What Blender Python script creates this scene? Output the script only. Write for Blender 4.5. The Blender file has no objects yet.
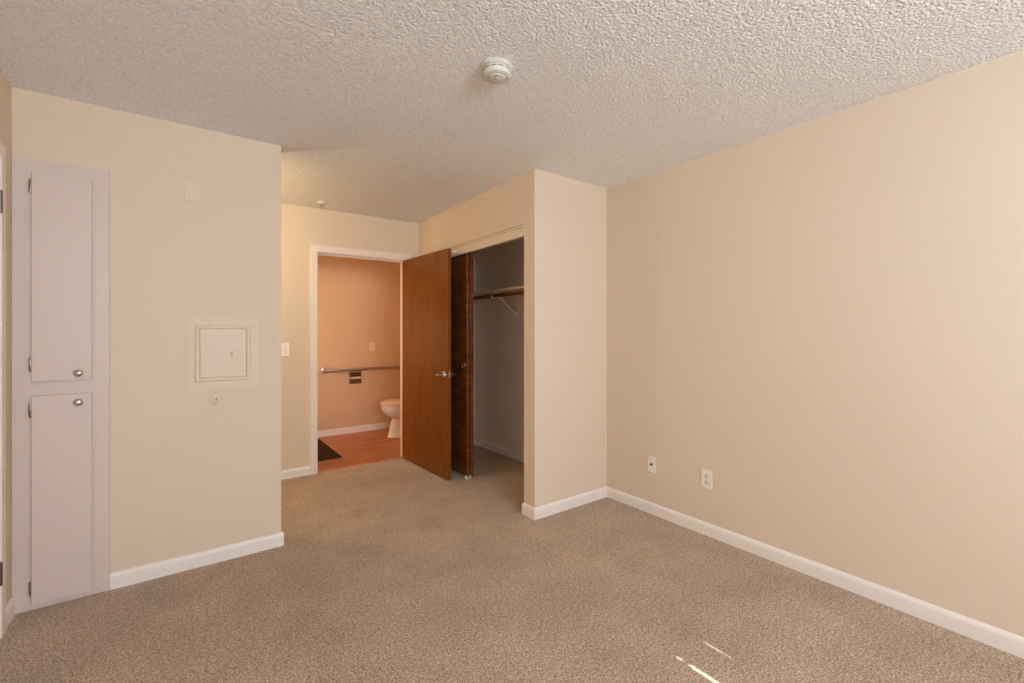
import bpy, bmesh, math, random
from mathutils import Vector, Matrix
R = math.radians
sc = bpy.context.scene
COL = sc.collection

# ------------------------------------------------------------------ camera
cam_d = bpy.data.cameras.new('camera')
cam = bpy.data.objects.new('camera', cam_d)
COL.objects.link(cam)
cam_d.sensor_width = 36.0
cam_d.lens = 450.0 * 36.0 / 1024.0
cam_d.shift_y = -(341.5 - 331.0) / 1024.0
cam_d.clip_start = 0.02
cam.location = (0, 0, 1.31)
cam.rotation_euler = (R(90), 0, -R(36.5014))
sc.camera = cam

# ------------------------------------------------------------------ light
sc.view_settings.view_transform = 'Standard'
sc.view_settings.look = 'None'
sc.view_settings.gamma = 1.0
sc.view_settings.use_curve_mapping = False
sc.view_settings.exposure = 0.0
sc.cycles.use_denoising = True
sc.cycles.max_bounces = 12
sc.cycles.diffuse_bounces = 8
sc.cycles.sample_clamp_indirect = 4.0

world = bpy.data.worlds.new('world')
sc.world = world
world.use_nodes = True
world.node_tree.nodes['Background'].inputs[0].default_value = (0.55, 0.72, 1.0, 1)
world.node_tree.nodes['Background'].inputs[1].default_value = 1.0

def lamp(name, kind, loc, rot, energy, color, **kw):
    d = bpy.data.lights.new(name, kind)
    d.energy = energy
    d.color = color
    for k, v in kw.items():
        setattr(d, k, v)
    o = bpy.data.objects.new(name, d)
    COL.objects.link(o)
    o.location = loc
    o.rotation_euler = rot
    return o

SUN_T = 0.5957                                   # tan of the sun's height
sun = lamp('sun', 'SUN', (1.6, -4, 5), (0, 0, 0), 30.0, (1.0, 0.95, 0.86), angle=R(0.22))
sun.rotation_euler = Vector((0, 1, -SUN_T)).to_track_quat('-Z', 'Y').to_euler()
# daylight through the bedroom window behind the camera
lamp('window_daylight', 'AREA', (0.65, -2.27, 1.72), (R(114), 0, 0), 150.0, (0.745, 0.88, 1.0),
     shape='RECTANGLE', size=1.9, size_y=0.95)

# ------------------------------------------------------------------ materials
def lin(c):
    return tuple(((v / 255) / 12.92 if v / 255 <= 0.04045 else ((v / 255 + 0.055) / 1.055) ** 2.4) for v in c) + (1,)

def mat(name, color, rough=0.6, metal=0.0, spec=0.5, bump=None, vary=None, coat=0.0):
    """bump: (scale, strength, distance, detail); vary: (scale, amount)"""
    m = bpy.data.materials.new(name)
    m.use_nodes = True
    nt = m.node_tree
    b = nt.nodes['Principled BSDF']
    b.inputs['Roughness'].default_value = rough
    b.inputs['Metallic'].default_value = metal
    b.inputs['Specular IOR Level'].default_value = spec
    b.inputs['Coat Weight'].default_value = coat
    c = lin(color)
    b.inputs['Base Color'].default_value = c
    tc = nt.nodes.new('ShaderNodeTexCoord')
    if vary:
        n = nt.nodes.new('ShaderNodeTexNoise')
        n.inputs['Scale'].default_value = vary[0]
        n.inputs['Detail'].default_value = 4
        nt.links.new(tc.outputs['Object'], n.inputs['Vector'])
        r = nt.nodes.new('ShaderNodeMix'); r.data_type = 'RGBA'
        r.inputs[6].default_value = tuple(v * (1 - vary[1]) for v in c[:3]) + (1,)
        r.inputs[7].default_value = tuple(min(1, v * (1 + vary[1])) for v in c[:3]) + (1,)
        nt.links.new(n.outputs['Fac'], r.inputs[0])
        nt.links.new(r.outputs[2], b.inputs['Base Color'])
    if bump:
        n = nt.nodes.new('ShaderNodeTexNoise')
        n.inputs['Scale'].default_value = bump[0]
        n.inputs['Detail'].default_value = bump[3]
        nt.links.new(tc.outputs['Object'], n.inputs['Vector'])
        bp = nt.nodes.new('ShaderNodeBump')
        bp.inputs['Strength'].default_value = bump[1]
        bp.inputs['Distance'].default_value = bump[2]
        nt.links.new(n.outputs['Fac'], bp.inputs['Height'])
        nt.links.new(bp.outputs['Normal'], b.inputs['Normal'])
    return m

def mat_popcorn(name, color):
    m = mat(name, color, 0.95, spec=0.1)
    nt = m.node_tree; b = nt.nodes['Principled BSDF']
    tc = nt.nodes.new('ShaderNodeTexCoord')
    mp = nt.nodes.new('ShaderNodeMapping'); mp.inputs['Scale'].default_value = (1, 1, 0.2)
    nt.links.new(tc.outputs['Object'], mp.inputs['Vector'])
    v = nt.nodes.new('ShaderNodeTexVoronoi'); v.inputs['Scale'].default_value = 92
    v.feature = 'F1'
    n = nt.nodes.new('ShaderNodeTexNoise'); n.inputs['Scale'].default_value = 48; n.inputs['Detail'].default_value = 4; n.inputs['Roughness'].default_value = 0.7
    nt.links.new(mp.outputs['Vector'], v.inputs['Vector'])
    nt.links.new(mp.outputs['Vector'], n.inputs['Vector'])
    cr = nt.nodes.new('ShaderNodeMath'); cr.operation = 'SUBTRACT'
    nt.links.new(n.outputs['Fac'], cr.inputs[0]); nt.links.new(v.outputs['Distance'], cr.inputs[1])
    bp = nt.nodes.new('ShaderNodeBump'); bp.inputs['Strength'].default_value = 1.0
    bp.inputs['Distance'].default_value = 0.0041
    nt.links.new(cr.outputs[0], bp.inputs['Height'])
    # relief shading put into the colour: lighter grains on a duller ground
    g = nt.nodes.new('ShaderNodeTexNoise'); g.inputs['Scale'].default_value = 95; g.inputs['Detail'].default_value = 3
    g.inputs['Roughness'].default_value = 0.8
    nt.links.new(tc.outputs['Object'], g.inputs['Vector'])
    gr = nt.nodes.new('ShaderNodeMapRange')
    gr.inputs['From Min'].default_value = 0.36; gr.inputs['From Max'].default_value = 0.64
    nt.links.new(g.outputs['Fac'], gr.inputs['Value'])
    gm = nt.nodes.new('ShaderNodeMix'); gm.data_type = 'RGBA'
    c = lin(color)
    gm.inputs[6].default_value = tuple(v * 0.84 for v in c[:3]) + (1,)
    gm.inputs[7].default_value = tuple(min(1, v * 1.10) for v in c[:3]) + (1,)
    nt.links.new(gr.outputs['Result'], gm.inputs[0])
    nt.links.new(gm.outputs[2], b.inputs['Base Color'])
    nt.links.new(bp.outputs['Normal'], b.inputs['Normal'])
    return m

def mat_carpet(name, dark, light):
    m = mat(name, dark, 1.0, spec=0.0)
    nt = m.node_tree; b = nt.nodes['Principled BSDF']
    tc = nt.nodes.new('ShaderNodeTexCoord')
    n1 = nt.nodes.new('ShaderNodeTexNoise'); n1.inputs['Scale'].default_value = 130; n1.inputs['Detail'].default_value = 3
    n1.inputs['Roughness'].default_value = 0.9
    n2 = nt.nodes.new('ShaderNodeTexNoise'); n2.inputs['Scale'].default_value = 3.0; n2.inputs['Detail'].default_value = 6
    n2.inputs['Roughness'].default_value = 0.6
    for n in (n1, n2):
        nt.links.new(tc.outputs['Object'], n.inputs['Vector'])
    mr = nt.nodes.new('ShaderNodeMapRange')
    mr.inputs['From Min'].default_value = 0.38; mr.inputs['From Max'].default_value = 0.62
    nt.links.new(n1.outputs['Fac'], mr.inputs['Value'])
    mx = nt.nodes.new('ShaderNodeMix'); mx.data_type = 'RGBA'
    mx.inputs[6].default_value = lin(dark); mx.inputs[7].default_value = lin(light)
    nt.links.new(mr.outputs['Result'], mx.inputs[0])
    m2 = nt.nodes.new('ShaderNodeMapRange')
    m2.inputs['From Min'].default_value = 0.3; m2.inputs['From Max'].default_value = 0.7
    m2.inputs['To Min'].default_value = 0.87; m2.inputs['To Max'].default_value = 1.12
    nt.links.new(n2.outputs['Fac'], m2.inputs['Value'])
    n3 = nt.nodes.new('ShaderNodeTexNoise'); n3.inputs['Scale'].default_value = 52; n3.inputs['Detail'].default_value = 3
    nt.links.new(tc.outputs['Object'], n3.inputs['Vector'])
    m3 = nt.nodes.new('ShaderNodeMapRange')
    m3.inputs['From Min'].default_value = 0.35; m3.inputs['From Max'].default_value = 0.65
    m3.inputs['To Min'].default_value = 0.88; m3.inputs['To Max'].default_value = 1.12
    nt.links.new(n3.outputs['Fac'], m3.inputs['Value'])
    mm = nt.nodes.new('ShaderNodeMath'); mm.operation = 'MULTIPLY'
    nt.links.new(m2.outputs['Result'], mm.inputs[0]); nt.links.new(m3.outputs['Result'], mm.inputs[1])
    hs = nt.nodes.new('ShaderNodeHueSaturation')
    nt.links.new(mm.outputs[0], hs.inputs['Value'])
    nt.links.new(mx.outputs[2], hs.inputs['Color'])
    nt.links.new(hs.outputs['Color'], b.inputs['Base Color'])
    bp = nt.nodes.new('ShaderNodeBump'); bp.inputs['Strength'].default_value = 0.4; bp.inputs['Distance'].default_value = 0.004
    nt.links.new(n1.outputs['Fac'], bp.inputs['Height'])
    nt.links.new(bp.outputs['Normal'], b.inputs['Normal'])
    b.inputs['Sheen Weight'].default_value = 0.15
    return m

def mat_wood(name, dark, light, stretch, rough, scale=1.0, coat=0.0, blotch=0.0):
    """stretch: per-axis scale of the grain noise"""
    m = mat(name, dark, rough, spec=0.28, coat=coat)
    nt = m.node_tree; b = nt.nodes['Principled BSDF']
    tc = nt.nodes.new('ShaderNodeTexCoord')
    mp = nt.nodes.new('ShaderNodeMapping'); mp.inputs['Scale'].default_value = stretch
    nt.links.new(tc.outputs['Object'], mp.inputs['Vector'])
    n = nt.nodes.new('ShaderNodeTexNoise'); n.inputs['Scale'].default_value = scale
    n.inputs['Detail'].default_value = 6; n.inputs['Roughness'].default_value = 0.6
    n.inputs['Distortion'].default_value = 0.4
    nt.links.new(mp.outputs['Vector'], n.inputs['Vector'])
    mr = nt.nodes.new('ShaderNodeMapRange')
    mr.inputs['From Min'].default_value = 0.25; mr.inputs['From Max'].default_value = 0.75
    nt.links.new(n.outputs['Fac'], mr.inputs['Value'])
    mx = nt.nodes.new('ShaderNodeMix'); mx.data_type = 'RGBA'
    mx.inputs[6].default_value = lin(dark); mx.inputs[7].default_value = lin(light)
    nt.links.new(mr.outputs['Result'], mx.inputs[0])
    last = mx.outputs[2]
    if blotch:
        n2 = nt.nodes.new('ShaderNodeTexNoise'); n2.inputs['Scale'].default_value = 5
        nt.links.new(tc.outputs['Object'], n2.inputs['Vector'])
        m2 = nt.nodes.new('ShaderNodeMapRange')
        m2.inputs['To Min'].default_value = 1 - blotch; m2.inputs['To Max'].default_value = 1 + blotch
        nt.links.new(n2.outputs['Fac'], m2.inputs['Value'])
        hs = nt.nodes.new('ShaderNodeHueSaturation')
        nt.links.new(m2.outputs['Result'], hs.inputs['Value'])
        nt.links.new(last, hs.inputs['Color']); last = hs.outputs['Color']
    nt.links.new(last, b.inputs['Base Color'])
    return m

def mat_planks(name, dark, light):
    """wood-look vinyl: long strips running along x"""
    m = mat_wood(name, dark, light, (2.2, 26, 1), 0.35, 1.0)
    nt = m.node_tree; b = nt.nodes['Principled BSDF']
    src = b.inputs['Base Color'].links[0].from_socket
    tc = nt.nodes.new('ShaderNodeTexCoord')
    br = nt.nodes.new('ShaderNodeTexBrick')
    br.inputs['Scale'].default_value = 1.0
    br.inputs['Brick Width'].default_value = 0.9
    br.inputs['Row Height'].default_value = 0.075
    br.inputs['Mortar Size'].default_value = 0.0012
    br.inputs['Color1'].default_value = (0.82, 0.82, 0.82, 1)
    br.inputs['Color2'].default_value = (1.12, 1.08, 1.05, 1)
    br.inputs['Mortar'].default_value = (0.45, 0.42, 0.4, 1)
    nt.links.new(tc.outputs['Object'], br.inputs['Vector'])
    mu = nt.nodes.new('ShaderNodeMix'); mu.data_type = 'RGBA'; mu.blend_type = 'MULTIPLY'
    mu.inputs[0].default_value = 1.0
    nt.links.new(src, mu.inputs[6]); nt.links.new(br.outputs['Color'], mu.inputs[7])
    nt.links.new(mu.outputs[2], b.inputs['Base Color'])
    return m

def mat_pane(name):
    m = bpy.data.materials.new(name); m.use_nodes = True
    nt = m.node_tree; nt.nodes.clear()
    out = nt.nodes.new('ShaderNodeOutputMaterial')
    t = nt.nodes.new('ShaderNodeBsdfTransparent'); g = nt.nodes.new('ShaderNodeBsdfGlossy')
    g.inputs['Roughness'].default_value = 0.02
    mx = nt.nodes.new('ShaderNodeMixShader'); mx.inputs[0].default_value = 0.06
    nt.links.new(t.outputs[0], mx.inputs[1]); nt.links.new(g.outputs[0], mx.inputs[2])
    nt.links.new(mx.outputs[0], out.inputs[0])
    return m

WALL = (222, 203, 181)
M = {
    'wall': mat('wall_paint', WALL, 0.75, spec=0.25, bump=(110, 0.55, 0.0032, 3)),
    'wall_smooth': mat('wall_paint_smooth', (224, 205, 184), 0.5, spec=0.35),
    'bath_wall': mat('bathroom_wall_paint', (214, 180, 144), 0.65, spec=0.3, bump=(95, 0.12, 0.003, 3)),
    'closet_wall': mat('closet_wall_paint', (242, 229, 215), 0.8, spec=0.2, bump=(95, 0.15, 0.003, 3)),
    'ceiling': mat_popcorn('popcorn_ceiling', (241, 241, 242)),
    'carpet': mat_carpet('carpet_pile', (112, 89, 71), (220, 195, 171)),
    'vinyl': mat_planks('wood_vinyl', (150, 84, 48), (206, 132, 84)),
    'trim': mat('trim_paint', (238, 230, 222), 0.4, spec=0.4),
    'casing': mat('door_casing_paint', (238, 224, 212), 0.4, spec=0.4),
    'cabinet': mat('cabinet_paint', (215, 197, 188), 0.42, spec=0.4, vary=(3, 0.02)),
    'door': mat_wood('door_veneer', (108, 60, 13), (134, 77, 17), (14, 14, 1.6), 0.38, 1.0, blotch=0.14),
    'slider': mat_wood('slider_veneer', (56, 25, 10), (138, 76, 34), (3, 5, 17), 0.3, 1.0, coat=0.2, blotch=0.3),
    'rod': mat_wood('rod_wood', (96, 52, 26), (124, 72, 40), (30, 2, 30), 0.4, 1.0),
    'chrome': mat('satin_nickel', (200, 196, 190), 0.22, 1.0),
    'steel': mat('brushed_steel', (190, 178, 165), 0.35, 1.0, bump=(300, 0.05, 0.001, 1)),
    'dark_steel': mat('aged_hinge_metal', (120, 105, 95), 0.4, 1.0),
    'hinge': mat('cabinet_hinge_metal', (168, 152, 142), 0.35, 1.0),
    'detector': mat('detector_plastic', (212, 212, 202), 0.45),
    'plastic': mat('white_plastic', (240, 232, 222), 0.35),
    'off_plastic': mat('ivory_plastic', (226, 222, 208), 0.45),
    'dark': mat('dark_slot', (38, 32, 28), 0.6),
    'porcelain': mat('porcelain', (238, 233, 230), 0.12, coat=0.4),
    'seat': mat('toilet_seat_plastic', (236, 214, 184), 0.25),
    'mat': mat('bath_mat_pile', (64, 48, 32), 1.0, spec=0.05, bump=(220, 0.8, 0.006, 2), vary=(150, 0.4)),
    'slat': mat('blind_slat_vinyl', (236, 234, 228), 0.5),
    'pane': mat_pane('window_pane'),
    'globe': mat('opal_glass', (245, 238, 225), 0.3),
}

# ------------------------------------------------------------------ mesh helpers
ORIGIN = {}

def box(bm, x0, x1, y0, y1, z0, z1, bev=0.0, seg=2):
    vs = [bm.verts.new((x, y, z)) for x in (x0, x1) for y in (y0, y1) for z in (z0, z1)]
    fs = [(0, 1, 3, 2), (4, 6, 7, 5), (0, 4, 5, 1), (2, 3, 7, 6), (0, 2, 6, 4), (1, 5, 7, 3)]
    faces = [bm.faces.new([vs[i] for i in f]) for f in fs]
    if bev:
        es = list({e for f in faces for e in f.edges})
        bmesh.ops.bevel(bm, geom=es, offset=bev, segments=seg, affect='EDGES', profile=0.5)
    return bm

def ring_loft(bm, rings, cap=True):
    """rings: list of equal-length point lists"""
    vr = [[bm.verts.new(p) for p in r] for r in rings]
    n = len(vr[0])
    for a, b in zip(vr, vr[1:]):
        for i in range(n):
            bm.faces.new((a[i], a[(i + 1) % n], b[(i + 1) % n], b[i]))
    if cap:
        bm.faces.new(list(reversed(vr[0])))
        bm.faces.new(vr[-1])
    return bm

def lathe(bm, prof, center=(0, 0, 0), axis='z', n=32, cap=True):
    """prof: (radius, height along axis)"""
    rings = []
    for r, h in prof:
        ring = []
        for i in range(n):
            a = 2 * math.pi * i / n
            u, v = r * math.cos(a), r * math.sin(a)
            p = {'z': (u, v, h), 'x': (h, u, v), 'y': (v, h, u)}[axis]
            ring.append(tuple(c + d for c, d in zip(center, p)))
        rings.append(ring)
    return ring_loft(bm, rings, cap)

def tube(bm, pts, r, n=12, cap=True):
    pts = [Vector(p) for p in pts]
    rings = []
    up = Vector((0, 0, 1))
    for i, p in enumerate(pts):
        t = (pts[min(i + 1, len(pts) - 1)] - pts[max(i - 1, 0)]).normalized()
        u = t.cross(up)
        if u.length < 1e-3:
            u = t.cross(Vector((0, 1, 0)))
        u.normalize()
        w = t.cross(u).normalized()
        rr = r[i] if isinstance(r, (list, tuple)) else r
        rings.append([tuple(p + u * rr * math.cos(2 * math.pi * k / n) + w * rr * math.sin(2 * math.pi * k / n)) for k in range(n)])
    return ring_loft(bm, rings, cap)

def prism(bm, pts, z0, z1):
    """outline in xy, from z0 to z1"""
    return ring_loft(bm, [[(x, y, z0) for x, y in pts], [(x, y, z1) for x, y in pts]])

def extrude_profile(bm, prof, a, b, n):
    """baseboard: prof is (depth along normal n, height); runs from a to b on the floor plan"""
    ra = [(a[0] + n[0] * d, a[1] + n[1] * d, h) for d, h in prof]
    rb = [(b[0] + n[0] * d, b[1] + n[1] * d, h) for d, h in prof]
    return ring_loft(bm, [ra, rb])

def skew(bm):
    for v in bm.verts:
        v.co.x += SKEW * (v.co.y - YE)
    return bm

def obj(name, bm, material, parent=None, smooth=False, local=False):
    if parent is not None and not local:
        o = Vector(ORIGIN[parent.name])
        for v in bm.verts:
            v.co -= o
    bmesh.ops.recalc_face_normals(bm, faces=bm.faces[:])
    me = bpy.data.meshes.new(name)
    bm.to_mesh(me); bm.free()
    me.materials.append(material)
    if smooth:
        for p in me.polygons:
            p.use_smooth = True
        try:
            me.set_sharp_from_angle(angle=R(smooth if smooth > 1 else 35))
        except Exception:
            pass
    ob = bpy.data.objects.new(name, me)
    COL.objects.link(ob)
    if parent is not None:
        ob.parent = parent
        ORIGIN[ob.name] = ORIGIN[parent.name]
    else:
        ORIGIN[ob.name] = (0, 0, 0)
    return ob

def tag(o, label, cat, group=None, kind=None):
    o['label'] = label; o['category'] = cat
    if group: o['group'] = group
    if kind: o['kind'] = kind
    return o

def thing(name, loc, label, cat, rz=0, group=None, kind=None):
    o = bpy.data.objects.new(name, None)
    o.empty_display_size = 0.1
    COL.objects.link(o)
    o.location = loc; o.rotation_euler = (0, 0, rz)
    ORIGIN[o.name] = tuple(loc)
    return tag(o, label, cat, group, kind)

def B():
    return bmesh.new()

def boxes(*args, bev=0.0):
    bm = B()
    for a in args:
        box(bm, *a, bev=bev)
    return bm

def struct(name, bm, m, label, cat, smooth=False):
    return tag(obj(name, bm, m, smooth=smooth), label, cat, kind='structure')

# ------------------------------------------------------------------ room dimensions
XL, XR = -0.622, 2.726          # bedroom side walls
YB, YP = -2.40, 3.05           # window wall, storage-cabinet wall
YE = 2.422                      # closet end wall
XC = 1.988                     # closet front (it runs a touch out of square)
SKEW = 0.024
YH = 4.40                      # wall with the bathroom door
YT = 5.88                      # bathroom far wall
H = 2.44

# ------------------------------------------------------------------ shell
struct('floor', boxes((-1.5, 2.95, -2.55, 4.425, -0.06, 0.0)), M['carpet'],
       'beige speckled cut-pile carpet across bedroom, hall and closet', 'floor')
struct('floor_bathroom', boxes((0.2, 2.95, 4.425, 6.0, -0.06, -0.002)), M['vinyl'],
       'orange-brown wood-look strip floor inside the bathroom', 'floor')
struct('ceiling', boxes((-1.5, 2.95, -2.55, 6.0, H, H + 0.08)), M['ceiling'],
       'greyish white popcorn-textured ceiling', 'ceiling')
struct('wall_right', boxes((XR, XR + 0.12, -2.55, YE + 0.12, 0, H)), M['wall'],
       'long plain beige wall on the right with two white wall plates', 'wall')
struct('wall_closet_end', boxes((XC, XR, YE, YE + 0.12, 0, H)), M['wall'],
       'narrow beige wall at the closet end, facing the camera', 'wall')
struct('wall_closet_front', skew(boxes((XC, XC + 0.025, 2.54, YH, 1.992, H), (XC + 0.025, XC + 0.16, 2.54, YH, 2.06, H),
                                  (XC, XC + 0.16, YE + 0.12, 2.54, 0, H), (XC, XC + 0.16, 4.37, YH, 0, 1.992))),
       M['wall'], 'beige closet front wall with the wide closet opening', 'wall')
struct('wall_closet_inside', boxes((2.76, 2.88, YE + 0.12, 4.56, 0, H), (XC + 0.16, 2.76, 4.44, 4.515, 0, H),
                                   (XC + 0.16, 2.76, YE + 0.115, YE + 0.125, 0, H)),
       M['closet_wall'], 'grey-beige walls inside the closet', 'wall')
struct('wall_left', boxes((-1.5, 0.502, YP, YP + 0.13, 0, H)), M['wall'],
       'beige wall on the left carrying the tall white cabinet and electrical panel', 'wall')
struct('wall_far_left', boxes((XL - 0.12, XL, -2.55, 2.043, 0, H), (XL - 0.12, XL, 2.823, YP, 0, H),
                              (XL - 0.12, XL, 2.043, 2.823, 2.05, H)), M['wall'],
       'sliver of beige side wall at the left edge of the photo', 'wall')
struct('wall_hall_end', boxes((-1.5, 0.992, YH, YH + 0.115, 0, H), (0.992, 1.905, YH, YH + 0.115, 2.06, H),
                              (1.905, XC + 0.16, YH, YH + 0.115, 0, H)), M['wall'],
       'yellow-beige hall wall around the bathroom doorway', 'wall')
struct('wall_hall_side', boxes((-1.5, -1.38, YP + 0.13, YH, 0, H)), M['wall'], 'beige wall closing the hall behind the cabinet wall', 'wall')
struct('wall_bathroom', boxes((0.2, 2.95, YT, YT + 0.1, 0, H), (0.2, 0.3, YH + 0.115, YT, 0, H),
                              (2.85, 2.95, YH + 0.115, YT, 0, H)), M['bath_wall'],
       'peach-brown bathroom wall behind the grab bar', 'wall')
# window wall behind the camera
WX0, WX1, WZ0, WZ1 = -0.20, 2.00, 0.80, 2.36
struct('wall_window', boxes((XL - 0.12, WX0, YB - 0.15, YB, 0, H), (WX1, XR + 0.12, YB - 0.15, YB, 0, H),
                            (WX0, WX1, YB - 0.15, YB, 0, WZ0), (WX0, WX1, YB - 0.15, YB, WZ1, H)), M['wall'],
       'beige wall with the window, behind the camera', 'wall')
w = thing('window_1', (0.90, YB - 0.11, WZ0), 'white framed bedroom window behind the camera', 'window', kind='structure')
obj('window_frame', boxes((WX0, WX0 + 0.04, YB - 0.14, YB - 0.09, WZ0, WZ1), (WX1 - 0.04, WX1, YB - 0.14, YB - 0.09, WZ0, WZ1),
                          (WX0 + 0.04, WX1 - 0.04, YB - 0.14, YB - 0.09, WZ0, WZ0 + 0.04),
                          (WX0 + 0.04, WX1 - 0.04, YB - 0.14, YB - 0.09, WZ1 - 0.03, WZ1),
                          (0.88, 0.92, YB - 0.14, YB - 0.09, WZ0 + 0.04, WZ1 - 0.03)), M['trim'], w)
obj('pane', boxes((WX0 + 0.04, 0.88, YB - 0.118, YB - 0.112, WZ0 + 0.04, WZ1 - 0.03),
                  (0.92, WX1 - 0.04, YB - 0.118, YB - 0.112, WZ0 + 0.04, WZ1 - 0.03)), M['pane'], w)
# closed vertical blind; gaps and added bands shape two thin lines of sun
bl = thing('vertical_blind', (0.90, YB + 0.03, 2.42), 'white vertical blind drawn across the window behind the camera', 'blind')
obj('head_rail', boxes((-0.30, 2.10, YB + 0.002, YB + 0.05, 2.385, 2.43), bev=0.004), M['slat'], bl)
obj('sun_block_band', boxes((-0.28, 1.70, YB + 0.044, YB + 0.049, 1.999, 2.020), (-0.28, 1.70, YB + 0.044, YB + 0.049, 2.031, 2.38)), M['slat'], bl)  # blocker bands added out of view to break up the sun line
xs = [-0.30 + 0.0885 * i for i in range(22)]
xs = [x for x in xs if x < 1.58] + [1.604]
for x0, x1 in list(zip(xs, xs[1:])):
    obj('slat', boxes((x0, x1 + (0.004 if x1 < 1.6 else 0), YB + 0.024 + 0.006 * (xs.index(x0) % 2), YB + 0.026 + 0.006 * (xs.index(x0) % 2), 0.72, 2.385)), M['slat'], bl)
obj('slat', boxes((1.616, 1.705, YB + 0.024, YB + 0.026, 0.72, 2.385)), M['slat'], bl)
bm = B()
ring_loft(bm, [[(1.70, y, 0.72), (1.782, y, 0.72), (1.782, y, 1.93), (1.7763, y, 1.972), (1.7758, y, 2.030), (1.7825, y, 2.040), (1.7825, y, 2.385), (1.70, y, 2.385)] for y in (YB + 0.030, YB + 0.032)])  # slat edge cut to shape the short second line of sun
obj('slat', bm, M['slat'], bl)
xs = [1.779 + 0.0885 * i for i in range(5)]
for i, (x0, x1) in enumerate(zip(xs, xs[1:])):
    obj('slat', boxes((x0, x1 + 0.004, YB + 0.024 + 0.006 * (i % 2), YB + 0.026 + 0.006 * (i % 2), 0.72, 2.385)), M['slat'], bl)

# ------------------------------------------------------------------ baseboards
BP = [(0, 0), (0.013, 0), (0.013, 0.060), (0.0115, 0.067), (0.0085, 0.073), (0.003, 0.079), (0, 0.080)]
def baseboard(name, runs, label, m=None):
    bm = B()
    for a, b, n in runs:
        extrude_profile(bm, BP, a, b, n)
    return struct(name, bm, m or M['trim'], label, 'baseboard')
baseboard('baseboard_right', [((XR, YB), (XR, YE), (-1, 0))], 'white baseboard along the long right wall')
baseboard('baseboard_closet_end', [((XC - 0.013, YE), (XR, YE), (0, -1)), ((XC, YE), (XC, 2.54), (-1, 0)),
                                   ((XC - 0.013, 2.54), (XC + 0.03, 2.54), (0, 1))],
          'white baseboard wrapping the closet corner')
baseboard('baseboard_left', [((-0.282, YP), (0.502 + 0.013, YP), (0, -1)), ((0.502, YP), (0.502, YP + 0.13), (1, 0))],
          'white baseboard between the tall cabinet and the hall corner')
baseboard('baseboard_far_left', [((XL, 2.883), (XL, YP - 0.014), (1, 0))], 'short white baseboard at the left edge beside the cabinet')
baseboard('baseboard_hall', [((-1.38, YH), (0.962, YH), (0, -1))], 'white baseboard left of the bathroom doorway')
baseboard('baseboard_closet_inside', [((2.76, YE + 0.13), (2.76, 4.44), (-1, 0)), ((XC + 0.16, 4.44), (2.76, 4.44), (0, -1))],
          'white baseboard inside the closet')
baseboard('baseboard_bathroom', [((0.3, YT), (2.85, YT), (0, -1))], 'cream baseboard on the bathroom wall below the grab bar')

# ------------------------------------------------------------------ doorway trims
t = struct('trim_1', boxes((0.962, 1.024, YH - 0.016, YH, 0, 2.04), (1.875, 1.937, YH - 0.016, YH, 0, 2.04),
                           (0.962, 1.937, YH - 0.016, YH, 2.04, 2.102), bev=0.004), M['casing'],
           'white casing around the bathroom doorway', 'door frame')
bm = boxes((0.992, 1.024, YH, YH + 0.115, 0, 2.06), (1.875, 1.905, YH, YH + 0.115, 0, 2.06), (1.024, 1.875, YH, YH + 0.115, 2.035, 2.06))
box(bm, 1.024, 1.036, YH + 0.04, YH + 0.075, 0, 2.035); box(bm, 1.863, 1.875, YH + 0.04, YH + 0.075, 0, 2.035)
box(bm, 1.024, 1.875, YH + 0.04, YH + 0.075, 2.023, 2.035)
obj('jamb', bm, M['casing'], t)
# closet head trim with its two fine grooves
bm = boxes((XC - 0.009, XC + 0.02, 2.54, 4.37, 1.990, 2.052), (XC - 0.008, XC, 2.54, 4.37, 2.058, 2.072),
           (XC - 0.010, XC, 2.54, 4.37, 2.078, 2.090), bev=0.0015)
t3 = struct('trim_2', skew(bm), M['wall_smooth'], 'beige head trim hiding the sliding-door track over the closet opening', 'door frame')
obj('track', skew(boxes((XC + 0.03, XC + 0.145, 2.56, 4.37, 2.035, 2.059))), M['steel'], t3)
# doorway at the left edge
t2 = struct('trim_3', boxes((XL, XL + 0.017, 2.826, 2.883, 0, 2.055), (XL, XL + 0.017, 1.978, 2.035, 0, 2.055),
                            (XL, XL + 0.017, 1.978, 2.883, 2.055, 2.112), bev=0.004), M['casing'],
            'white door casing cut by the left edge of the photo', 'door frame')
d = tag(obj('door_3', boxes((XL - 0.04, XL - 0.002, 2.048, 2.813, 0.012, 2.045), bev=0.002), M['trim']),
        'white door in the left-edge casing, only its hinges in view', 'door', kind='structure')
for z in (1.855, 0.288):
    bm = B()
    lathe(bm, [(0.007, z - 0.048), (0.0075, z - 0.046), (0.0075, z + 0.046), (0.007, z + 0.048)], (XL + 0.018, 2.800, 0), n=12)
    box(bm, XL - 0.002, XL + 0.014, 2.797, 2.803, z - 0.044, z + 0.044)
    obj('hinge', bm, M['dark_steel'], d)

# ------------------------------------------------------------------ open bathroom door (hinged on the right jamb)
hx, hy = 1.872, YH - 0.016
ang = math.atan2(-0.9, 0.036)                   # leaf direction from the hinge
dr = thing('door_1', (hx, hy, 0), 'open flat reddish-brown wooden bathroom door with lever handle', 'door', rz=ang, kind='structure')
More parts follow.
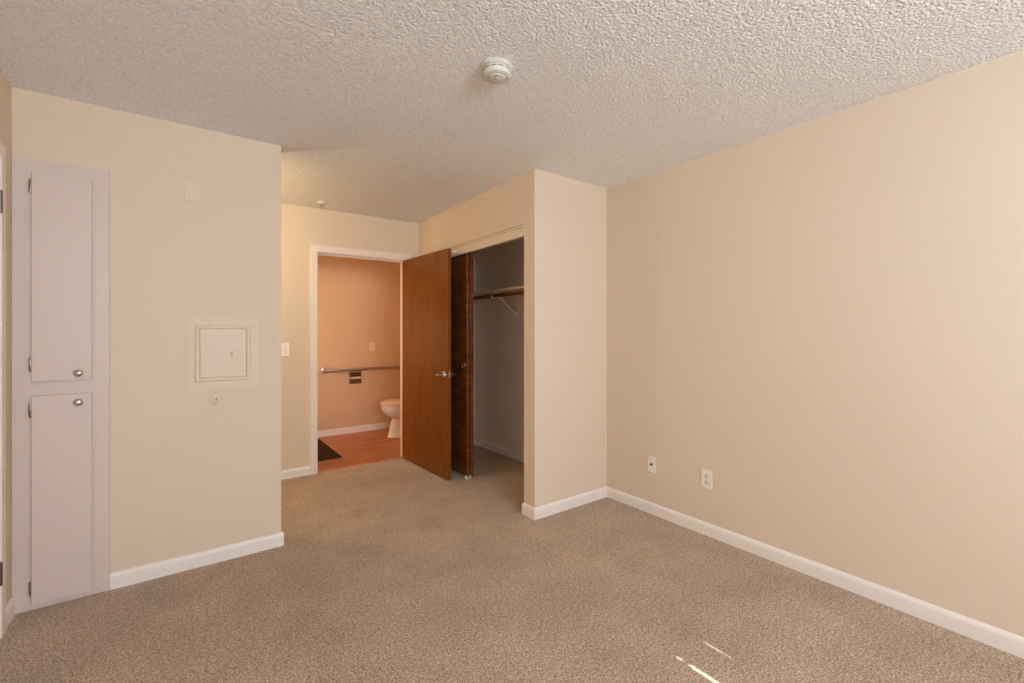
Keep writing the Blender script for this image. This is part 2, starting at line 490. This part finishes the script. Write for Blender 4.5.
# local frame: +x along the leaf, +y towards the closet, -y towards the camera's left
TH, DW = 0.036, 0.905
obj('leaf', box(B(), 0.004, DW, -TH + 0.006, 0.006, 0.012, 2.03, 0.002), M['door'], dr, local=True)
def lever(side, y0):
    bm = B()
    s = side
    lathe(bm, [(0.0, 0), (0.027, 0), (0.031, 0.003 * s), (0.029, 0.009 * s), (0.014, 0.012 * s), (0.011, 0.02 * s), (0.010, 0.05 * s), (0.0, 0.052 * s)],
          (0.845, y0, 0.925), axis='y', n=28, cap=False)
    tube(bm, [(0.853, y0 + 0.044 * s, 0.925), (0.830, y0 + 0.047 * s, 0.925), (0.80, y0 + 0.045 * s, 0.922), (0.770, y0 + 0.043 * s, 0.917)],
         [0.011, 0.010, 0.0085, 0.006], 12)
    return bm
obj('lever_handle', lever(-1, -TH + 0.006), M['chrome'], dr, smooth=True, local=True)
obj('lever_handle', lever(1, 0.006), M['chrome'], dr, smooth=True, local=True)
bm = boxes((DW - 0.001, DW + 0.0015, -TH / 2 - 0.006, -TH / 2 + 0.018, 0.897, 0.953))
box(bm, DW + 0.001, DW + 0.011, -TH / 2 + 0.0, -TH / 2 + 0.012, 0.914, 0.936, 0.003)
obj('latch', bm, M['chrome'], dr, local=True)
for z in (0.25, 1.02, 1.80):
    bm = B()
    lathe(bm, [(0.0065, z - 0.045), (0.007, z - 0.043), (0.007, z + 0.043), (0.0065, z + 0.045)], (0.0, 0.012, 0), n=12)
    box(bm, 0.0, 0.004, -0.026, 0.006, z - 0.042, z + 0.042)
    obj('hinge', bm, M['dark_steel'], dr, local=True)

# ------------------------------------------------------------------ sliding closet doors
def slider(x0, th, ye, label):
    o = thing('door_2', (x0, ye + 0.45, 0), label, 'door', kind='structure')
    obj('leaf', box(B(), x0, x0 + th, ye, ye + 0.9, 0.018, 2.03, 0.0015), M['slider'], o)
    bm = B()
    lathe(bm, [(0.0, 0.010), (0.012, 0.009), (0.020, 0.005), (0.0225, -0.001), (0.0265, -0.0038), (0.030, -0.001), (0.030, 0.003)],
          (x0, ye + 0.055, 1.0), axis='x', n=28, cap=False)
    obj('finger_pull', bm, M['chrome'], o, smooth=True)
    for yy in (ye + 0.1, ye + 0.8):
        obj('roller_hanger', boxes((x0 + 0.008, x0 + 0.018, yy, yy + 0.05, 1.98, 2.034)), M['steel'], o)
    return o
slider(2.050, 0.025, 3.44, 'front sliding closet door of dark brown veneer, nearest the open door')
slider(2.084, 0.034, 3.44, 'rear sliding closet door, thin brown edge beside the closet interior').name = 'door_4'
g = B()
box(g, 2.036, 2.090, 3.436, 3.452, 0.0, 0.004, 0.001)
for x in (2.036, 2.0765):
    box(g, x, x + 0.0075 + (0.003 if x < 2.05 else 0), 3.430, 3.458, 0.002, 0.028, 0.002)
tag(obj('door_guide', g, M['plastic']), 'small white plastic floor guide under the sliding closet doors', 'door guide')
bm = B()
XB = XC + SKEW * (3.553 - YE)
tube(bm, [(XB - 0.006, 3.555, 2.02), (XB - 0.022, 3.553, 2.02), (XB - 0.034, 3.552, 2.02)], [0.006, 0.006, 0.005], 12)
lathe(bm, [(0.010, -0.034), (0.012, -0.036), (0.012, -0.044), (0.009, -0.048)], (XB, 3.552, 2.02), axis='x', n=16)
lathe(bm, [(0.012, -0.004), (0.012, -0.008), (0.006, -0.010)], (XB, 3.555, 2.02), axis='x', n=16)
tag(obj('door_bumper', bm, M['plastic'], smooth=True), 'small white bumper on the closet head trim by the open door top', 'door stop')

# ------------------------------------------------------------------ closet shelf, rod, bracket
sh = thing('closet_shelf', (2.605, 3.485, 1.69), 'pale painted closet shelf above the hanging rod', 'shelf')
obj('shelf_board', box(B(), 2.45, 2.76, YE + 0.13, 4.44, 1.69, 1.711, 0.002), M['wall_smooth'], sh)
struct('trim_4', boxes((2.742, 2.76, YE + 0.13, 4.44, 1.63, 1.689), (2.50, 2.742, 4.422, 4.44, 1.63, 1.689)), M['closet_wall'], 'painted wooden cleat on the closet walls under the shelf', 'trim')
bm = B(); tube(bm, [(2.47, YE + 0.126, 1.652), (2.47, 4.438, 1.652)], 0.0175, 20)
tag(obj('closet_rod', bm, M['rod'], smooth=True), 'dark brown wooden hanging rod under the closet shelf', 'rod')
br = thing('shelf_bracket', (2.755, 3.64, 1.47), 'white metal bracket bracing the closet shelf and holding the rod', 'bracket')
obj('wall_plate', boxes((2.757, 2.760, 3.632, 3.648, 1.455, 1.630)), M['closet_wall'], br)
obj('top_bar', boxes((2.46, 2.757, 3.632, 3.648, 1.684, 1.6885)), M['plastic'], br)
bm = B()
box(bm, -0.002, 0.002, -0.007, 0.007, 0, 1)
a, b = Vector((2.753, 3.64, 1.475)), Vector((2.505, 3.64, 1.672))
q = (b - a).to_track_quat('Z', 'Y').to_matrix().to_4x4()
bmesh.ops.transform(bm, matrix=Matrix.Translation(a) @ q @ Matrix.Diagonal((2.5, 1, (b - a).length, 1)), verts=bm.verts[:])
obj('brace', bm, M['plastic'], br)
bm = B()
pts = [(2.503, 3.64, 1.688), (2.4965, 3.64, 1.672)] + [(2.47 + 0.0225 * math.cos(R(x)), 3.64, 1.652 + 0.0225 * math.sin(R(x))) for x in range(20, -200, -20)]
tube(bm, pts, 0.0055, 10)
obj('rod_hook', bm, M['plastic'], br, smooth=True)

# ------------------------------------------------------------------ tall storage cabinet
cb = thing('storage_cabinet', (-0.453, YP, 0), 'tall white built-in cabinet with two doors at the left edge', 'cabinet')
yf = YP - 0.014
FX0, FX1, FT = XL + 0.001, -0.283, 2.117
bm = boxes((FX0, FX1, yf, YP + 0.001, 0, FT), bev=0.0025)
obj('face_frame', bm, M['cabinet'], cb)
def cab_door(z0, z1, hz, kz):
    dd = obj('door', box(B(), -0.553, -0.346, yf - 0.022, yf - 0.004, z0, z1, 0.0025), M['cabinet'], cb)
    for z in hz:
        bm = B()
        lathe(bm, [(0.0035, z - 0.034), (0.0045, z - 0.032), (0.0045, z + 0.032), (0.0035, z + 0.034)], (-0.557, yf - 0.014, 0), n=10)
        box(bm, -0.566, -0.557, yf - 0.003, yf, z - 0.028, z + 0.028, 0.001)
        for s in (-0.022, 0, 0.022):
            lathe(bm, [(0.003, -0.002), (0.0, -0.0035)], (-0.5625, yf - 0.001, z + s), axis='y', n=8, cap=False)
        obj('hinge', bm, M['hinge'], dd, smooth=True)
    bm = B()
    yk = yf - 0.022
    lathe(bm, [(0.0, 0), (0.009, 0), (0.0075, -0.004), (0.006, -0.010), (0.0085, -0.015), (0.0165, -0.019), (0.0175, -0.022), (0.015, -0.027), (0.008, -0.030), (0.0, -0.031)],
          (-0.391, yk, kz), axis='y', n=28, cap=False)
    obj('knob', bm, M['chrome'], dd, smooth=60)
cab_door(1.072, 2.053, (1.985, 1.155), 1.106)
cab_door(0.028, 1.006, (0.940, 0.108), 0.965)

# ------------------------------------------------------------------ left wall fittings
ep = thing('electrical_panel', (0.205, YP, 0.975), 'painted metal electrical panel cover set in the left wall', 'electrical panel')
obj('cover_plate', box(B(), 0.034, 0.378, YP - 0.004, YP, 0.974, 1.383, 0.001), M['wall_smooth'], ep)
bm = B()
x0, x1, z0, z1 = 0.071, 0.337, 1.027, 1.343
def loop(d, y):
    return [(x0 + d, y, z0 + d), (x1 - d, y, z0 + d), (x1 - d, y, z1 - d), (x0 + d, y, z1 - d)]
ring_loft(bm, [loop(0, YP - 0.003), loop(0.0005, YP - 0.013), loop(0.004, YP - 0.0175), loop(0.008, YP - 0.018), loop(0.015, YP - 0.017), loop(0.0185, YP - 0.013),
               loop(0.019, YP - 0.003)], cap=False)
obj('raised_frame', bm, M['wall_smooth'], ep, smooth=60)
dd = obj('door', box(B(), 0.0935, 0.3145, YP - 0.013, YP - 0.004, 1.0495, 1.3205, 0.0025), M['wall_smooth'], ep)
bm = boxes((0.244, 0.292, YP - 0.0205, YP - 0.012, 1.164, 1.190), bev=0.0008)
box(bm, 0.244, 0.253, YP - 0.026, YP - 0.012, 1.160, 1.194, 0.0015)
obj('latch', bm, M['wall_smooth'], dd)
for z in (1.255, 1.105):
    bm = B()
    lathe(bm, [(0.003, z - 0.02), (0.004, z - 0.019), (0.004, z + 0.019), (0.003, z + 0.02)], (0.0945, YP - 0.0150, 0), n=10)
    obj('hinge', bm, M['wall_smooth'], dd, smooth=True)
for x, z in ((0.135, 1.368), (0.290, 1.368), (0.135, 0.992), (0.290, 0.996)):
    bm = B()
    lathe(bm, [(0.0065, -0.0035), (0.006, -0.006), (0.003, -0.0072)], (x, YP, z), axis='y', n=14)
    box(bm, x - 0.005, x + 0.005, YP - 0.0076, YP - 0.0066, z - 0.0008, z + 0.0008)
    obj('screw', bm, M['wall_smooth'], ep, smooth=True)

wb = thing('wall_bumper', (0.163, YP, 0.921), 'small round painted wall fitting below the electrical panel', 'wall fitting')
bm = B()
lathe(bm, [(0.026, 0), (0.0265, -0.004), (0.022, -0.009), (0.015, -0.011)], (0.163, YP, 0.921), axis='y', n=28)
obj('escutcheon', bm, M['wall_smooth'], wb, smooth=True)
bm = B()
lathe(bm, [(0.012, -0.010), (0.013, -0.019), (0.0105, -0.023), (0.004, -0.024)], (0.166, YP, 0.924), axis='y', n=20)
obj('button', bm, M['wall_smooth'], wb, smooth=True)
bm = B()
lathe(bm, [(0.0038, -0.0235), (0.0035, -0.0252)], (0.169, YP, 0.928), axis='y', n=12)
obj('button_hole', bm, M['dark'], wb)

bp = thing('blank_plate', (0.061, YP, 2.08), 'blank painted cover plate high on the left wall', 'cover plate')
obj('plate', box(B(), 0.022, 0.098, YP - 0.008, YP, 2.028, 2.134, 0.0025), M['wall_smooth'], bp)
for z in (2.048, 2.114):
    bm = B(); lathe(bm, [(0.0035, -0.0075), (0.003, -0.0095)], (0.060, YP, z), axis='y', n=10)
    obj('screw', bm, M['wall_smooth'], bp)

# ------------------------------------------------------------------ hall switch plate
sw = thing('light_switch', (0.757, YH, 1.146), 'white light switch on the hall wall left of the doorway', 'switch')
obj('plate', box(B(), 0.722, 0.793, YH - 0.006, YH, 1.088, 1.204, 0.0025), M['plastic'], sw)
bm = boxes((0.752, 0.763, YH - 0.008, YH - 0.005, 1.133, 1.159))
obj('toggle_slot', bm, M['off_plastic'], sw)
bm = B(); ring_loft(bm, [[(0.7535, YH - 0.005, 1.139), (0.7615, YH - 0.005, 1.139), (0.7615, YH - 0.005, 1.155), (0.7535, YH - 0.005, 1.155)],
                         [(0.7545, YH - 0.019, 1.149), (0.7605, YH - 0.019, 1.149), (0.7605, YH - 0.018, 1.156), (0.7545, YH - 0.018, 1.156)]])
obj('toggle', bm, M['off_plastic'], sw)
for z in (1.116, 1.176):
    bm = B(); lathe(bm, [(0.0042, -0.005), (0.0035, -0.0078)], (0.7575, YH, z), axis='y', n=10)
    obj('screw', bm, M['steel'], sw)

# ------------------------------------------------------------------ right wall plates
ca = thing('cable_outlet', (XR, 1.996, 0.354), 'white cable outlet plate with a single black jack on the right wall', 'outlet')
obj('plate', box(B(), XR - 0.006, XR, 1.961, 2.031, 0.296, 0.412, 0.0025), M['plastic'], ca)
bm = B(); lathe(bm, [(0.0085, -0.005), (0.0085, -0.0075), (0.0055, -0.0085), (0.0055, -0.016), (0.004, -0.016)], (XR, 1.996, 0.355), axis='x', n=16)
obj('jack', bm, M['dark'], ca)
for z in (0.318, 0.390):
    bm = B(); lathe(bm, [(0.0035, -0.005), (0.003, -0.0072)], (XR, 1.996, z), axis='x', n=10)
    obj('screw', bm, M['plastic'], ca)

po = thing('power_outlet', (XR, 1.5790, 0.36), 'white double power outlet on the right wall', 'outlet')
obj('plate', box(B(), XR - 0.006, XR, 1.5420, 1.6160, 0.302, 0.418, 0.0025), M['plastic'], po)
for zc in (0.340, 0.380):
    pts = []
    for i in range(24):
        a = 2 * math.pi * i / 24
        pts.append((1.5790 + 0.0165 * math.cos(a), max(-0.0135, min(0.0135, 0.0175 * math.sin(a)))))
    bm = B()
    ring_loft(bm, [[(XR - 0.005, y, zc + z) for y, z in pts], [(XR - 0.0085, y, zc + z) for y, z in pts]])
    rc = obj('receptacle', bm, M['off_plastic'], po)
    bm = boxes((XR - 0.0092, XR - 0.008, 1.5715, 1.5740, zc - 0.003, zc + 0.007), (XR - 0.0092, XR - 0.008, 1.5840, 1.5860, zc - 0.002, zc + 0.006))
    lathe(bm, [(0.003, -0.008), (0.003, -0.0092)], (XR, 1.5790, zc - 0.0085), axis='x', n=10)
    obj('slots', bm, M['dark'], rc)
bm = B(); lathe(bm, [(0.0035, -0.005), (0.003, -0.0075)], (XR, 1.5790, 0.36), axis='x', n=10)
obj('screw', bm, M['steel'], po)

# ------------------------------------------------------------------ smoke detector
sx, sy = 1.093, 1.587
sd = thing('smoke_detector', (sx, sy, H), 'round white smoke detector on the popcorn ceiling', 'smoke detector')
bm = B(); lathe(bm, [(0.060, 0.002), (0.066, 0.0), (0.0665, -0.010), (0.062, -0.014), (0.056, -0.015)], (sx, sy, H), n=48)
obj('base_ring', bm, M['detector'], sd, smooth=40)
bm = B(); lathe(bm, [(0.056, -0.0145), (0.0595, -0.018), (0.0605, -0.036), (0.0575, -0.043), (0.050, -0.047), (0.0385, -0.0475), (0.0375, -0.0455), (0.0365, -0.0475), (0.033, -0.051), (0.022, -0.053), (0.0, -0.0535)],
                    (sx, sy, H), n=48, cap=False)
body = obj('cover', bm, M['detector'], sd, smooth=30)
bm = B()
for i in range(12):
    a0, a1 = R(i * 30 + 3), R(i * 30 + 25)
    for (za, zb) in ((-0.0225, -0.0262),):
        ri, ro = 0.0594, 0.0612
        ra = [[(sx + r * math.cos(a0 + (a1 - a0) * k / 5), sy + r * math.sin(a0 + (a1 - a0) * k / 5), H + z) for r, z in ((ri, za), (ro, za), (ro, zb), (ri, zb))] for k in range(6)]
        ring_loft(bm, ra)
obj('vent_slots', bm, mat('vent_shadow', (120, 116, 106), 0.8), body)
for dx, dy, z in ((-0.019, -0.022, -0.051), (0.036, -0.028, -0.045)):
    bm = B(); lathe(bm, [(0.003, z), (0.003, z - 0.0030)], (sx + dx, sy + dy, H), n=10)
    obj('indicator', bm, M['dark'], body)
bm = B(); lathe(bm, [(0.012, -0.052), (0.0135, -0.0535), (0.012, -0.0552), (0.0, -0.0556)], (sx + 0.004, sy - 0.004, H), n=24, cap=False)
obj('test_button', bm, M['detector'], body, smooth=True)

# ------------------------------------------------------------------ hall sprinkler
px_, py_ = 1.008, 4.165
sp = thing('fire_sprinkler', (px_, py_, H), 'small pale fire sprinkler head on the hall ceiling', 'sprinkler')
bm = B(); lathe(bm, [(0.043, 0.001), (0.044, -0.003), (0.036, -0.012), (0.022, -0.017), (0.012, -0.018)], (px_, py_, H), n=28)
obj('escutcheon', bm, M['off_plastic'], sp, smooth=True)
bm = B(); lathe(bm, [(0.010, -0.016), (0.010, -0.026), (0.007, -0.028), (0.007, -0.034)], (px_, py_, H), n=14)
for s in (-1, 1):
    tube(bm, [(px_ + s * 0.009, py_, H - 0.026), (px_ + s * 0.013, py_, H - 0.036), (px_ + s * 0.004, py_, H - 0.050)], 0.0025, 8)
obj('nozzle', bm, M['chrome'], sp, smooth=True)
bm = B(); lathe(bm, [(0.0, -0.049), (0.016, -0.050), (0.016, -0.052), (0.0, -0.053)], (px_, py_, H), n=20, cap=False)
obj('deflector', bm, M['chrome'], sp)

# ------------------------------------------------------------------ bathroom
gb = thing('grab_bar', (1.95, YT, 0.82), 'steel grab bar running along the bathroom wall', 'grab bar')
bm = B()
pts = [(1.450, YT - 0.002, 0.818), (1.450, YT - 0.03, 0.818), (1.456, YT - 0.046, 0.818), (1.47, YT - 0.052, 0.818), (1.6, YT - 0.052, 0.818),
       (2.62, YT - 0.052, 0.818), (2.634, YT - 0.046, 0.818), (2.64, YT - 0.03, 0.818), (2.64, YT - 0.002, 0.818)]
tube(bm, pts, 0.0185, 16)
obj('bar', bm, M['steel'], gb, smooth=True)
for x in (1.450, 2.64):
    bm = B(); lathe(bm, [(0.040, 0), (0.041, -0.004), (0.036, -0.010), (0.021, -0.013)], (x, YT, 0.818), axis='y', n=28)
    obj('flange', bm, M['steel'], gb, smooth=True)

tp = thing('toilet_paper_holder', (1.83, YT, 0.71), 'recessed metal toilet paper holder just below the grab bar', 'toilet paper holder')
x0, x1, z0, z1 = 1.755, 1.908, 0.630, 0.783
bm = boxes((x0, x0 + 0.014, YT - 0.012, YT, z0, z1), (x1 - 0.014, x1, YT - 0.012, YT, z0, z1),
           (x0 + 0.014, x1 - 0.014, YT - 0.012, YT, z0, z0 + 0.014), (x0 + 0.014, x1 - 0.014, YT - 0.012, YT, z1 - 0.014, z1), bev=0.002)
obj('holder_frame', bm, mat('holder_metal', (140, 104, 80), 0.3, 1.0), tp)  # chrome's dark reflection put into a browned metal colour
bm = B()
n = 12
rings = []
for k in range(n + 1):
    zz = z0 + 0.014 + (z1 - z0 - 0.028) * k / n
    dep = 0.0035 * math.sin(math.pi * k / n)
    rings.append([(x0 + 0.012, YT - 0.006 + dep, zz), (x1 - 0.012, YT - 0.006 + dep, zz), (x1 - 0.012, YT - 0.001, zz), (x0 + 0.012, YT - 0.001, zz)])
ring_loft(bm, rings)
obj('recess', bm, mat('shaded_recess_metal', (118, 82, 60), 0.35, 0.9), tp, smooth=True)  # recess shade and reflection put into a darker metal colour
bm = B(); tube(bm, [(x0 + 0.012, YT - 0.022, 0.706), (x0 + 0.016, YT - 0.022, 0.706), (x1 - 0.016, YT - 0.022, 0.706), (x1 - 0.012, YT - 0.022, 0.706)], [0.006, 0.0135, 0.0135, 0.006], 16)
obj('roller', bm, M['seat'], tp, smooth=True)
for xx in (x0 + 0.001, x1 - 0.013):
    obj('post', boxes((xx, xx + 0.012, YT - 0.036, YT - 0.006, 0.692, 0.720), bev=0.002), M['steel'], tp)

bpl = thing('wall_plate', (2.05, YT, 1.10), 'small peach blank plate on the bathroom wall above the grab bar', 'cover plate')
obj('plate', box(B(), 2.012, 2.090, YT - 0.006, YT, 1.045, 1.163, 0.0025), mat('peach_plate', (240, 208, 184), 0.35), bpl)
for z in (1.072, 1.136):
    bm = B(); lathe(bm, [(0.0035, -0.005), (0.003, -0.0072)], (2.051, YT, z), axis='y', n=10)
    obj('screw', bm, M['off_plastic'], bpl)

# bath mat
bm = B()
box(bm, 0.78, 1.360, 4.80, 5.72, -0.002, 0.010, 0.005)
tag(obj('bath_mat', bm, M['mat']), 'dark brown bath mat on the wood-look bathroom floor', 'mat')

# toilet: bowl points to -x
TY = 5.36
to = thing('toilet', (2.40, TY, 0), 'white toilet beyond the open door, bowl facing left', 'toilet')
def oval(x_front, x_back, hw, z, n=48, sq=2.15):
    """egg outline: long rounded front, blunter back"""
    cx = x_front + (x_back - x_front) * 0.56
    x_front -= 0.03
    pts = []
    for i in range(n):
        a = 2 * math.pi * i / n
        c, s = math.cos(a), math.sin(a)
        e = 2 / (sq if c < 0 else 2.6)
        x = cx + (cx - x_front if c < 0 else x_back - cx) * math.copysign(abs(c) ** e, c)
        pts.append((x, TY + hw * math.copysign(abs(s) ** e, s), z))
    return pts
bm = B()
ring_loft(bm, [oval(2.088, 2.64, 0.122, 0.0), oval(2.086, 2.64, 0.124, 0.012), oval(2.098, 2.63, 0.116, 0.022), oval(2.110, 2.62, 0.112, 0.07), oval(2.128, 2.60, 0.108, 0.15),
               oval(2.146, 2.58, 0.106, 0.215), oval(2.140, 2.57, 0.112, 0.232), oval(2.098, 2.56, 0.138, 0.250), oval(2.056, 2.56, 0.160, 0.282), oval(2.030, 2.57, 0.174, 0.318),
               oval(2.014, 2.57, 0.182, 0.355), oval(2.008, 2.58, 0.185, 0.385), oval(2.011, 2.58, 0.184, 0.398), oval(2.025, 2.57, 0.172, 0.402)])
obj('bowl', bm, M['porcelain'], to, smooth=50)
bm = B()
outer = lambda z, d: oval(2.002 + d, 2.50, 0.186 - d, z)
inner = lambda z, d: oval(2.075 - d, 2.42, 0.118 + d, z)
rings = [outer(0.404, 0.004), outer(0.408, 0.0), outer(0.416, 0.0), outer(0.421, 0.006), inner(0.421, 0.006), inner(0.412, 0), inner(0.404, 0.003), outer(0.404, 0.004)]
ring_loft(bm, rings, cap=False)
obj('seat', bm, M['seat'], to, smooth=50)
bm = B()
ring_loft(bm, [oval(2.006, 2.50, 0.182, 0.4225), oval(2.004, 2.50, 0.184, 0.428), oval(2.008, 2.495, 0.181, 0.436), oval(2.03, 2.48, 0.165, 0.443), oval(2.10, 2.44, 0.115, 0.449)])
obj('lid', bm, M['seat'], to, smooth=50)
for s in (-1, 1):
    bm = B()
    box(bm, 2.505, 2.545, TY + s * 0.075 - 0.018, TY + s * 0.075 + 0.018, 0.402, 0.435, 0.006)
    obj('seat_hinge', bm, M['seat'], to)
bm = B(); box(bm, 2.62, 2.83, TY - 0.235, TY + 0.235, 0.395, 0.735, 0.025, 4)
box(bm, 2.50, 2.80, TY - 0.12, TY + 0.12, 0.33, 0.41, 0.02, 3)
tk = obj('tank', bm, M['porcelain'], to, smooth=40)
bm = B(); box(bm, 2.605, 2.84, TY - 0.245, TY + 0.245, 0.737, 0.772, 0.012, 3)
obj('tank_lid', bm, M['porcelain'], to, smooth=40)
bm = B(); tube(bm, [(2.622, TY - 0.17, 0.68), (2.60, TY - 0.17, 0.68), (2.595, TY - 0.15, 0.679), (2.595, TY - 0.10, 0.672)], [0.011, 0.009, 0.007, 0.006], 10)
obj('flush_lever', bm, M['chrome'], tk, smooth=True)
for s in (-1, 1):
    bm = B(); lathe(bm, [(0.014, 0.018), (0.014, 0.03), (0.009, 0.038), (0.0, 0.040)], (2.34, TY + s * 0.104, 0), n=14, cap=False)
    obj('bolt_cap', bm, M['porcelain'], to, smooth=True)

# recessed bathroom downlight above the doorway's view
dx_, dy_ = 1.75, 5.20
bm = B(); lathe(bm, [(0.095, 0.0), (0.097, -0.004), (0.088, -0.007), (0.07, -0.002), (0.07, 0.0)], (dx_, dy_, H), n=32)
tag(obj('ceiling_downlight', bm, M['plastic'], smooth=True), 'round recessed downlight in the bathroom ceiling, out of view above the doorway', 'ceiling light')
lamp('bathroom_light', 'SPOT', (dx_, dy_, H - 0.03), (0, 0, 0), 8.5, (1.0, 0.70, 0.43),
     spot_size=R(132), spot_blend=0.3, shadow_soft_size=0.07)
lamp('bathroom_fill', 'AREA', (0.42, 5.05, 1.25), (R(90), 0, R(-70)), 13.5, (1.0, 0.70, 0.44), shape='RECTANGLE', size=0.7, size_y=0.2)  # fill lamp added to even out the bathroom wall, no fixture
# hall ceiling light round the corner
cl = thing('ceiling_light', (-0.10, 3.78, H), 'round opal hall ceiling light, hidden round the corner of the cabinet wall', 'ceiling light')
bm = B(); lathe(bm, [(0.12, 0.001), (0.125, -0.02), (0.118, -0.03)], (-0.10, 3.78, H), n=32)
obj('base', bm, M['plastic'], cl, smooth=True)
bm = B(); lathe(bm, [(0.115, -0.028), (0.112, -0.05), (0.09, -0.075), (0.05, -0.09), (0.0, -0.095)], (-0.10, 3.78, H), n=32, cap=False)
obj('globe', bm, M['globe'], cl, smooth=True)
lamp('hall_light', 'POINT', (-0.10, 3.78, H - 0.24), (0, 0, 0), 25.0, (1.0, 0.84, 0.49), shadow_soft_size=0.06)
